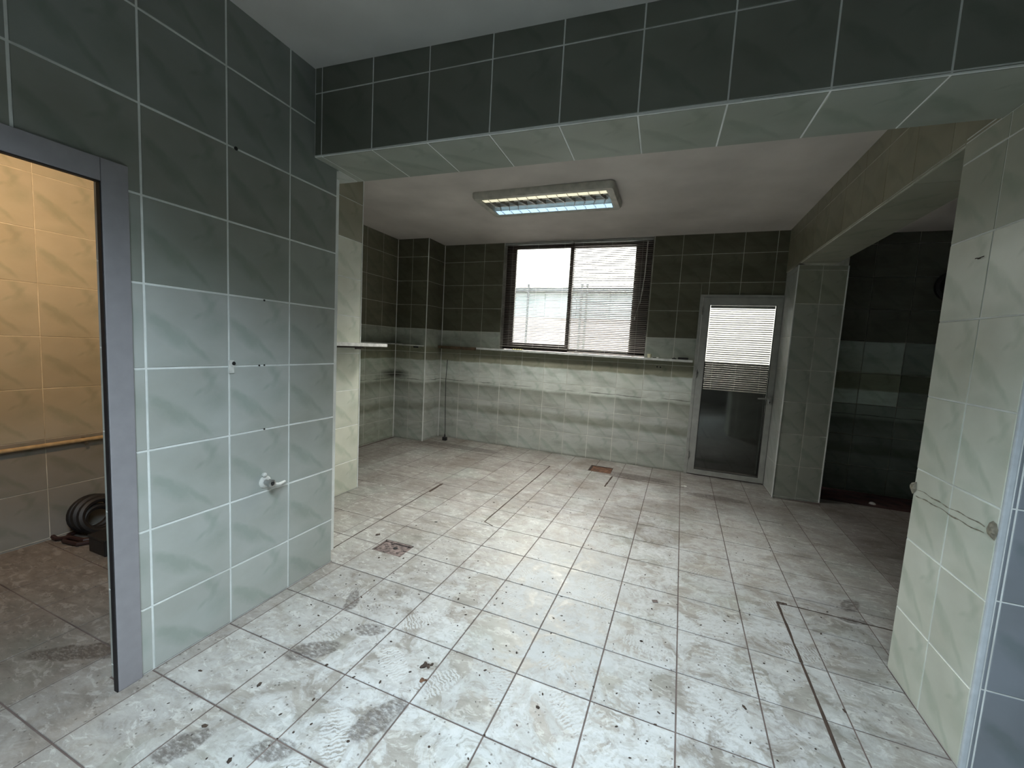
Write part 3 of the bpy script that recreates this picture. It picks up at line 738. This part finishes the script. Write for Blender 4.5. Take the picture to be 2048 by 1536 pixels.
mb = MB(); mb.box(gx0+.0005, gx1-.0005, .006, .010, gz0+.0005, gz1-.0005); mb.build('pane', M['glass_door'], leaf)
mb = MB(); mb.box(.978, 1.002, -.030, -.022, .86, .955, bev=.003)
mb.lathe([(.010, 0), (.010, .03)], Matrix.Translation((.990, -.030, .915)) @ Matrix.Rotation(PI/2, 4, 'X'), 12)
mb.tube([(.992, -.058, .915), (.955, -.062, .914), (.875, -.060, .908)], [.010, .009, .008], 10)
hd = mb.build('handle', M['metal'], leaf, smooth=True)
mb = MB(); mb.lathe([(.006, 0), (.006, .002)], Matrix.Translation((.990, -.030, .878)) @ Matrix.Rotation(PI/2, 4, 'X'), 10); mb.box(.988, .992, -.0325, -.030, .862, .876); mb.build('keyhole', M['black'], hd)
for z in (1.80, 1.12, .22):
    mb = MB(); mb.tube([(.273, -.028, z-.045), (.273, -.028, z+.045)], .008, 10); mb.box(.262, .292, -.026, -.0215, z-.02, z+.02, bev=.001)
    mb.build('hinge', M['metal'], d2, smooth=True)
bC = blind('venetian_blind', 'short venetian blind hanging on the upper half of the glazed back door', gx0+.012, gx1-.012, 4.918, gz1-.008,   .958, .0225, M['slat'], 32, None)

# ------------------------------------------------------------------ ledges and shelves
t = empty('wall_ledge', (0, YB, 1.245)); tag(t, 'long narrow white ledge board under the back window, ending at the door', 'shelf')
mb = MB(); mb.box(-2.36, .222, -.115, -.001, 0, .016, bev=.003); mb.build('board', M['ledge'], t)
mb = MB(); mb.box(-2.36, .222, -.117, -.1152, -.006, .018, bev=.0009); mb.build('edge_strip', M['ledge'], t)
t = empty('wooden_ledge', (0, YB, 1.24)); tag(t, 'bare dark brown wooden strip continuing the white ledge to its left', 'shelf')
mb = MB(); mb.box(-2.995+.06, -2.365, -.115, -.001, 0, .020, bev=.002); mb.build('board', M['ledge_brown'], t)
mb = MB(); mb.box(-2.93, -2.375, -.112, -.10, -.018, -.0005); mb.build('batten', M['ledge_brown'], t)
t = empty('corner_shelf', (-2.462, 2.875, 1.245)); tag(t, 'white-edged shelf board sticking out from the pale partition end', 'shelf')
mb = MB(); mb.box(.001, .215, -.85, 0, 0, .018, bev=.002); mb.build('board', M['ledge'], t)
mb = MB(); mb.box(.216, .222, -.85, 0, -.004, .021, bev=.0015); mb.build('edge_strip', M['white_plastic'], t)
mb = MB(); mb.box(.02, .06, -.62, -.10, -.022, -.001); mb.box(.02, .035, -.16, -.10, -.034, -.0225); mb.build('bracket', M['frame_brown'], t)
t = empty('side_shelf', (-3.406, 3.7, 1.245)); tag(t, 'thin grey shelf board on the left side wall of the rear room', 'shelf')
mb = MB(); mb.box(.001, .11, -.85, .835, 0, .014, bev=.002); mb.build('board', M['ledge'], t)
mb = MB(); mb.box(.004, .09, .3, .32, -.02, -.001); mb.build('bracket', M['frame_brown'], t)
t = empty('column_shelf', (-3.18, 4.539, 1.238)); tag(t, 'short dark shelf board fixed to the back left column', 'shelf')
mb = MB(); mb.box(-.112, .215, -.09, -.001, 0, .014, bev=.002); mb.build('board', M['ledge'], t)
mb = MB(); mb.box(.10, .13, -.07, -.002, -.02, -.001); mb.build('bracket', M['black'], t)

# things on the ledge
LZ = 1.2635
def onledge(name, label, cat, x, y=-.08): 
    t = empty(name, (x, YB+y, LZ)); tag(t, label, cat); return t
t = onledge('small_cup', 'small cream plastic cup on the white ledge, right of the window', 'cup', -.225)
mb = MB(); mb.lathe([(.021, 0), (.024, .042), (.022, .042), (.019, .004)], None, 18); mb.build('cup_body', M['cream_plastic'], t, smooth=True)
t = onledge('bottle_cap', 'little white bottle cap lying on the ledge beside the cream cup', 'cap', -.135)
mb = MB(); mb.lathe([(.014, 0), (.015, .002), (.015, .009), (.012, .011)], None, 16); mb.build('cap_body', M['white_plastic'], t, smooth=True)
t = onledge('flat_lid', 'flat black lid on the ledge between the cream cup and the white cap', 'lid', -.172, -.05)
mb = MB(); mb.lathe([(.018, 0), (.019, .002), (.017, .006)], None, 16); mb.build('lid_body', M['black'], t, smooth=True)
t = onledge('black_clip', 'small black clip on the ledge, left of the black box', 'clip', .035)
mb = MB(); mb.box(-.022, .022, -.012, .012, 0, .011, bev=.003); mb.box(-.006, .006, -.016, .008, .011, .017, bev=.002); mb.build('clip_body', M['black'], t)
t = onledge('black_case', 'flat black case lying on the ledge next to the door frame', 'case', .125)
mb = MB(); mb.box(-.052, .052, -.022, .022, 0, .024, bev=.005); mb.build('case_body', M['black'], t)
mb = MB(); mb.box(-.050, .050, -.0232, .0232, .011, .0125); mb.build('seam', M['frame_brown'], t)
t = onledge('yellow_rag', 'crumpled yellow rag strip on the ledge under the left window pane', 'rag', -1.80)
mb = MB(); pts = []
for i in range(14):
    x = -.07+.14*i/13; pts.append((x, .008*math.sin(i*1.3), .006+.004*math.sin(i*2.1)))
for i in range(13):
    a, b = pts[i], pts[i+1]; w_ = .014
    mb.add([(a[0], a[1]-w_, a[2]-.003), (b[0], b[1]-w_, b[2]-.003), (b[0], b[1]+w_, b[2]+.004), (a[0], a[1]+w_, a[2]+.004),
            (a[0], a[1]-w_, a[2]-.006), (b[0], b[1]-w_, b[2]-.006), (b[0], b[1]+w_, b[2]-.002), (a[0], a[1]+w_, a[2]-.002)],
           [(0, 1, 2, 3), (7, 6, 5, 4), (0, 4, 5, 1), (3, 2, 6, 7)])
mb.build('cloth', M['yellow'], t)
t = onledge('paper_scrap', 'curled white scrap on the ledge below the right blind', 'scrap', -.37)
mb = MB(); vs = []; fs = []
for i in range(9):
    a = -.4+i*.22; vs += [(-.06+i*.013, -.015, .001+.008*abs(math.sin(a))), (-.055+i*.013, .02, .001+.010*abs(math.sin(a+.3)))]
for i in range(8): fs.append((2*i, 2*i+2, 2*i+3, 2*i+1))
vs2 = [(x, y, z+.0012) for x, y, z in vs]; n_ = len(vs)
mb.add(vs+vs2, fs+[tuple(n_+i for i in f)[::-1] for f in fs]); mb.build('sheet', M['white_plastic'], t)

# black cord in the back left corner
t = empty('hanging_cord', (-2.74, 4.80, 0)); tag(t, 'thin black cord hanging from the wooden ledge down to the floor in the corner', 'cord')
mb = MB(); mb.tube([(-.06, .06, 1.075), (-.055, .03, .8), (-.03, .0, .45), (.0, -.03, .16), (.01, -.05, .045)], .0045, 8); mb.build('wire', M['black'], t, smooth=True)
mb = MB(); mb.tube([(.006, -.045, .085), (.01, -.05, .05)], [.008, .013], 10); mb.box(-.018, .04, -.07, -.03, 0, .045, bev=.006); mb.build('plug', M['black'], t)

# ------------------------------------------------------------------ recessed louvred lamp on the rear ceiling
LX0, LX1, LY0, LY1 = -1.660, -.572, 3.335, 3.745; HZ = 2.550
t = empty('ceiling_lamp', ((LX0+LX1)/2, (LY0+LY1)/2, 2.6)); tag(t, 'rectangular louvred fluorescent ceiling lamp with dirty cream housing', 'ceiling lamp')
cx, cy = (LX1-LX0)/2, (LY1-LY0)/2
def rring(hx, hy, r, z, n=6):
    p = []
    for (sx_, sy_, a0) in ((1, 1, 0), (-1, 1, 90), (-1, -1, 180), (1, -1, 270)):
        for i in range(n+1):
            a = R(a0+90*i/n); p.append((sx_*(hx-r)+r*math.cos(a), sy_*(hy-r)+r*math.sin(a), z))
    return p
mb = MB(); rings = [rring(cx+.062, cy+.062, .04, .004), rring(cx+.062, cy+.062, .04, -.030), rring(cx+.050, cy+.050, .035, -.050), rring(cx+.010, cy+.010, .012, -.052), rring(cx, cy, .008, -.046), rring(cx, cy, .008, -.004)]
N_ = len(rings[0]); vs = [v for r_ in rings for v in r_]; fs = []
for a in range(len(rings)-1):
    for i in range(N_): fs.append((a*N_+i, a*N_+(i+1) % N_, (a+1)*N_+(i+1) % N_, (a+1)*N_+i))
fs.append(tuple(5*N_+i for i in range(N_)))
mb.add(vs, fs); mb.build('housing', M['lamp_white'], t, smooth=True)
# two shiny side reflectors, and a darker middle channel crossed by V-shaped blades
for s_, mat in ((-1, 'mirror_cream'), (1, 'mirror_blue')):
    mb = MB(); vs = []; fs = []; n = 8; ya, yb = s_*(cy-.004), s_*(cy-.088)
    for xx in (-cx+.008, cx-.008):
        for i in range(n+1):
            u = i/n; vs.append((xx, ya+(yb-ya)*u, -.044+.006*u*u))
    fs = [(i, n+1+i, n+1+i+1, i+1) for i in range(n)]
    if s_ < 0: fs = [f[::-1] for f in fs]
    mb.add(vs, fs); r_ = mb.build('reflector', M[mat], t, smooth=True)
    mb = MB(); mb.tube([(-cx+.03, s_*.052, -.018), (cx-.03, s_*.052, -.018)], .008, 12); mb.build('fluorescent_tube', M['tube'], t, smooth=True)
me = mr = None
for i in range(12):
    x = -cx+.03+(2*cx-.05)*(i+.5)/12
    if me is None:
        mb = MB(); h = cy-.090
        mb.add([(-.012, -h, -.046), (-.006, -h, -.046), (.030, 0, -.046), (.024, 0, -.046), (-.010, -h, -.012), (.026, 0, -.012)], [(0, 3, 2, 1), (0, 1, 4), (1, 2, 5, 4), (3, 0, 4, 5), (2, 3, 5)])
        mb.add([(-.012, h, -.046), (-.006, h, -.046), (.030, 0, -.046), (.024, 0, -.046), (-.010, h, -.012), (.026, 0, -.012)], [(0, 1, 2, 3), (0, 4, 1), (1, 4, 5, 2), (3, 5, 4, 0), (2, 5, 3)])
        me = mb.mesh('louvre_blade'); me.materials.append(M['mirror'])
        mb = MB()
        for s_ in (-1, 1):
            mb.box(-.0015, .0015, min(s_*(cy-.006), s_*(cy-.088)), max(s_*(cy-.006), s_*(cy-.088)), -.050, -.0445)
        mr = mb.mesh('rib'); mr.materials.append(M['mirror'])
    o = bpy.data.objects.new('louvre_blade', me); COL.objects.link(o); o.parent = t; o.location = (x, 0, 0)
    o = bpy.data.objects.new('rib', mr); COL.objects.link(o); o.parent = t; o.location = (x, 0, 0)

# ------------------------------------------------------------------ left wall fittings
t = empty('wall_valve', (XL, 1.362, .603)); tag(t, 'broken chrome water valve stub with white plaster on the left wall', 'valve')
MX = Matrix.Rotation(PI/2, 4, 'Y')
mb = MB(); mb.lathe([(.030, 0), (.030, .003), (.024, .007), (.014, .008)], MX, 18); mb.build('escutcheon', M['plaster'], t, smooth=True)
mb = MB(); mb.lathe([(.013, .006), (.013, .030), (.019, .032), (.019, .050), (.011, .052), (.010, .046)], MX, 8); mb.build('fitting', M['metal'], t)
mb = MB(); mb.lathe([(.008, .0515), (.008, .0535)], MX, 10); mb.build('bore', M['black'], t)
mb = MB(); mb.tube([(.020, .010, -.006), (.026, .035, -.020), (.022, .06, -.026), (.018, .095, -.022)], [.008, .010, .009, .006], 10); mb.build('hose_stub', M['white_plastic'], t, smooth=True)
mb = MB(); mb.lathe([(.010, 0), (.011, .010), (.005, .013)], Matrix.Translation((0, -.006, .036)) @ MX, 9); mb.build('plaster_lump', M['plaster'], t)
t = empty('wall_plug', (XL, 1.205, 1.155)); tag(t, 'white filler patch with a dark screw hole on the left wall tiles', 'wall patch')
mb = MB(); mb.box(0, .004, -.010, .012, -.028, .028, bev=.0015); mb.build('filler', M['plaster'], t)
mb = MB(); mb.lathe([(.008, .001), (.008, .0052)], Matrix.Translation((0, .010, .014)) @ MX, 10); mb.build('hole', M['black'], t)

# ------------------------------------------------------------------ right pier: tape remains and wire
for (nm, y, z, lab) in (('tape_remnant', 2.19, .815, 'brown lump of old tape on the far edge of the right pier'), ('tape_remnant', 1.735, .812, 'brown lump of old tape on the near edge of the right pier')):
    t = empty(nm, (XR, y, z)); tag(t, lab, 'tape', 'tape remains on the right pier')
    mb = MB(); random.seed(int(y*100)); n = 9; vs = [(-.012, 0, 0)]
    for i in range(n):
        a = 2*PI*i/n; r = random.uniform(.018, .034); vs.append((-.001, r*math.cos(a)*.9, r*math.sin(a)))
    for i in range(n):
        a = 2*PI*i/n; r = .012; vs.append((-.010, r*math.cos(a), r*math.sin(a)))
    fs = [(1+i, 1+(i+1) % n, 1+n+(i+1) % n, 1+n+i) for i in range(n)]+[(1+n+i, 1+n+(i+1) % n, 0) for i in range(n)]+[tuple(range(1, n+1))]
    mb.add(vs, fs); mb.build('lump', M['tape'], t)
random.seed(11)
t = empty('glue_streak', (XR, 1.97, .80)); tag(t, 'grey smeared glue line running between the two tape lumps', 'glue mark')
mb = MB()
for kx in range(2):
    vs = []; fs = []; n = 26
    for i in range(n+1):
        y = -.20+.40*i/n; z = .002*math.sin(i*.9+kx)+.002*math.sin(i*.35+kx*2)+(-.014 if kx else .010); w_ = random.uniform(.0005, .0028)
        vs += [(-.0008, y, z-w_), (-.0014, y, z), (-.0008, y, z+w_)]
    for i in range(n): fs += [(3*i, 3*i+3, 3*i+4, 3*i+1), (3*i+1, 3*i+4, 3*i+5, 3*i+2)]
    mb.add(vs, fs)
mb.build('smear', M['tape'], t)
t = empty('wire_twist', (XR, 2.0, 1.716)); tag(t, 'short dark twist of wire poking out of a tile joint on the right pier', 'wire')
mb = MB(); mb.tube([(-.002, .024, .003), (-.008, .008, .001), (-.008, -.008, -.002), (-.003, -.022, .002)], .0016, 6); mb.tube([(.001, .0, .0), (-.006, .004, -.002)], .002, 6); mb.build('strand', M['mud'], t)

# ------------------------------------------------------------------ side room left: pipe, box, hose
t = empty('wall_pipe', (-3.376, 0, .578)); tag(t, 'thin cream pipe running low along the side room wall', 'pipe')
mb = MB(); mb.tube([(.022, -.9, 0), (.022, 1.78, .004)], .012, 12); mb.build('pipe_run', M['pipe'], t, smooth=True)
for y in (-.2, .7, 1.4):
    mb = MB(); mb.box(.001, .036, y-.008, y+.008, -.016, -.012); mb.box(.001, .006, y-.008, y+.008, -.016, .02); mb.build('pipe_clip', M['metal'], t)
t = empty('hose_coil', (-3.20, 1.40, 0)); tag(t, 'black coiled hose leaning on the side room wall behind the black box', 'hose')
mb = MB()
def ring(c, r, axis_tilt, rr, n=28, a0=0, a1=360):
    p = []
    for i in range(n+1):
        a = R(a0+(a1-a0)*i/n); v = Vector((0, r*math.cos(a), r*math.sin(a))); v.rotate(Matrix.Rotation(R(axis_tilt), 3, 'Y')); p.append(Vector(c)+v)
    mb.tube(p, rr, 8)
ring((-.06, 0, .125), .100, -14, .021); ring((-.030, .01, .12), .096, -18, .020); ring((-.090, -.01, .125), .098, -8, .020); ring((-.045, .005, .10), .07, -16, .018)
mb.build('coil', M['black'], t, smooth=True)
mb = MB(); mb.tube([(.06, .05, .015), (.10, -.06, .014), (.06, -.14, .014), (-.05, -.155, .014), (-.13, -.10, .014), (-.14, .0, .014)], .012, 8)
mb.tube([(.09, .03, .016), (.03, -.10, .014), (-.06, -.12, .02), (-.12, -.16, .014), (-.16, -.16, .02)], .012, 8); mb.build('loose_end', M['hose_red'], t, smooth=True)
t = empty('black_box', (-2.955, 1.31, 0)); tag(t, 'small black box on the side room floor in front of the coiled hose', 'box')
mb = MB(); mb.box(-.07, .09, -.05, .10, 0, .085, bev=.006); mb.build('box_body', M['black'], t)
mb = MB(); mb.box(-.074, .094, -.054, .104, .0852, .100, bev=.004); mb.build('lid', M['black'], t)

# ------------------------------------------------------------------ dark room: low dark screed strip, black vent
mb = MB(); mb.box(1.43, 2.95, 4.725, 5.180, -.009, .004)
o = structure('trim_1', mb, M['redearth'])
t = empty('black_vent', (2.44, 5.185, 2.10)); tag(t, 'round black ventilation fan high on the dark side room wall', 'fan')
MY = Matrix.Rotation(PI/2, 4, 'X')
mb = MB(); mb.lathe([(.150, 0.0), (.150, .035), (.125, .045), (.120, .02), (.12, .012)], MY, 28); mb.build('fan_ring', M['black'], t, smooth=True)
for i in range(5):
    mb = MB(); a = i*72; m4 = MY @ Matrix.Rotation(R(a), 4, 'Z')
    mb.add([m4 @ Vector(v) for v in ((.02, -.01, .02), (.11, -.04, .016), (.112, .03, .026), (.02, .012, .024), (.02, -.01, .022), (.11, -.04, .018), (.112, .03, .028), (.02, .012, .026))],
           [(0, 1, 2, 3), (7, 6, 5, 4), (0, 4, 5, 1), (2, 6, 7, 3), (1, 5, 6, 2)]); mb.build('blade', M['black'], t)
mb = MB(); mb.lathe([(.022, .0125), (.022, .035), (.012, .042)], MY, 14); mb.build('hub', M['black'], t, smooth=True)
t = empty('plaster_lump', (1.905, 4.80, .004)); tag(t, 'little white plaster crumb on the dark floor strip of the side room', 'rubble')
mb = MB(); mb.lathe([(.028, 0), (.022, .012), (.008, .018)], Matrix.Rotation(.4, 4, 'Z'), 7); mb.build('crumb', M['plaster'], t)

# ------------------------------------------------------------------ debris on the floor
def lump(name, label, cat, x, y, s, mat, group=None, n=3):
    t = empty(name, (x, y, .0)); tag(t, label, cat, group)
    mb = MB()
    for i in range(n):
        a, b = random.uniform(-s, s)*(i > 0), random.uniform(-s, s)*(i > 0); r = s*random.uniform(.45, .8)
        m4 = Matrix.Translation((a, b, .0008)) @ Matrix.Rotation(random.uniform(0, 6), 4, 'Z') @ Matrix.Diagonal((1.3, .8, 1, 1))
        mb.lathe([(r, 0), (r*.85, r*.18), (r*.3, r*.32)], m4, 7)
    mb.build('clod', mat, t)
lump('mud_clod', 'dark crumbled mud clod on a floor joint, centre foreground', 'mud', -.815, 1.356, .016, M['mud'], n=7)
lump('mud_clod', 'reddish-brown mud clod just in front of the darker crumbled one', 'mud', -.787, 1.285, .012, M['rust'], n=5)
lump('mud_clod', 'small brown clod on the tile behind the sunken floor drain', 'mud', -1.724, 2.18, .015, M['mud'], n=3)
lump('black_pebble', 'shiny black pebble on the floor beyond the sunken drain', 'pebble', -1.494, 2.525, .012, M['black'], n=1)
lump('black_pebble', 'black pebble on a pale tile midway to the rusty plate', 'pebble', -1.0, 3.62, .012, M['black'], n=1)
lump('dark_chip', 'dark chip on a floor joint beside the groove at lower right', 'chip', .729, 1.829, .011, M['mud'], n=2)
lump('plaster_crumb', 'pale plaster crumb on the floor at the foot of the back door', 'rubble', .243, 4.42, .022, M['plaster'], n=3)
t = empty('metal_chip', (.032, 2.232, 0)); tag(t, 'tiny flat square metal chip lying on a tile in mid floor', 'chip')
mb = MB(); mb.box(-.014, .014, -.010, .010, .001, .003, Matrix.Rotation(.3, 4, 'Z')); mb.build('plate', M['drain'], t)
mb = MB(); random.seed(5)
for i in range(420):
    x, y = random.uniform(-1.6, .95), random.uniform(.75, 4.3)
    if random.random() < .45: y = random.uniform(.75, 2.2)
    if x > .6 and y > 1.6 and y < 2.3: continue
    s = random.uniform(.0016, .0045) * (1.7 if random.random() < .07 else 1)
    m4 = Matrix.Translation((x, y, .0004)) @ Matrix.Rotation(random.uniform(0, 6), 4, 'Z') @ Matrix.Diagonal((random.uniform(1, 2.2), 1, 1, 1))
    mb.lathe([(s, 0), (s*.7, s*.35)], m4, 5)
o = mb.build('grit', M['mud']); tag(o, 'scattered dark grit and crumbs over the dusty floor tiles', 'grit', kind='stuff')

# ------------------------------------------------------------------ outside
mb = MB(); mb.box(-14, 14, 5.31, 26, -.30, -.15); structure('ground', mb, M['ground'])
t = empty('yard_wall', (0, 5.34, -.15)); tag(t, 'low dark wall just outside the glazed back door', 'wall')
mb = MB(); mb.box(-.2, 1.8, 0, .10, 0, 1.385); mb.build('wall_body', M['ext_dark'], t)
mb = MB(); mb.box(-.22, 1.82, -.01, .12, 1.3855, 1.405, bev=.005); mb.build('coping', M['ext_dark'], t)
t = empty('shed', (-3.5, 12, -.15)); tag(t, 'pale shed with aqua wall sheets and pink base seen through the window', 'building')
mb = MB(); mb.box(-4, 3.7, 0, 3, 0, 2.35); mb.build('base_wall', M['ext_pink'], t)
for i in range(8):
    mb = MB(); x = -4+i*.9625; mb.box(x, x+.95, -.02+.01*(i % 2), 2.98, 2.3505, 3.1); mb.build('panel', M['ext_aqua'], t)
mb = MB(); mb.box(-4.2, 3.8, -.25, 3.2, 3.101, 3.22, bev=.01); mb.build('roof', M['ext_roof'], t)
for x in (-.6, 1.0, 1.15, 2.6):
    mb = MB(); mb.tube([(x, -.3, 0), (x, -.3, 3.3)], .035, 8); mb.build('post', M['ext_roof'], t)
print('TILES', cnts)
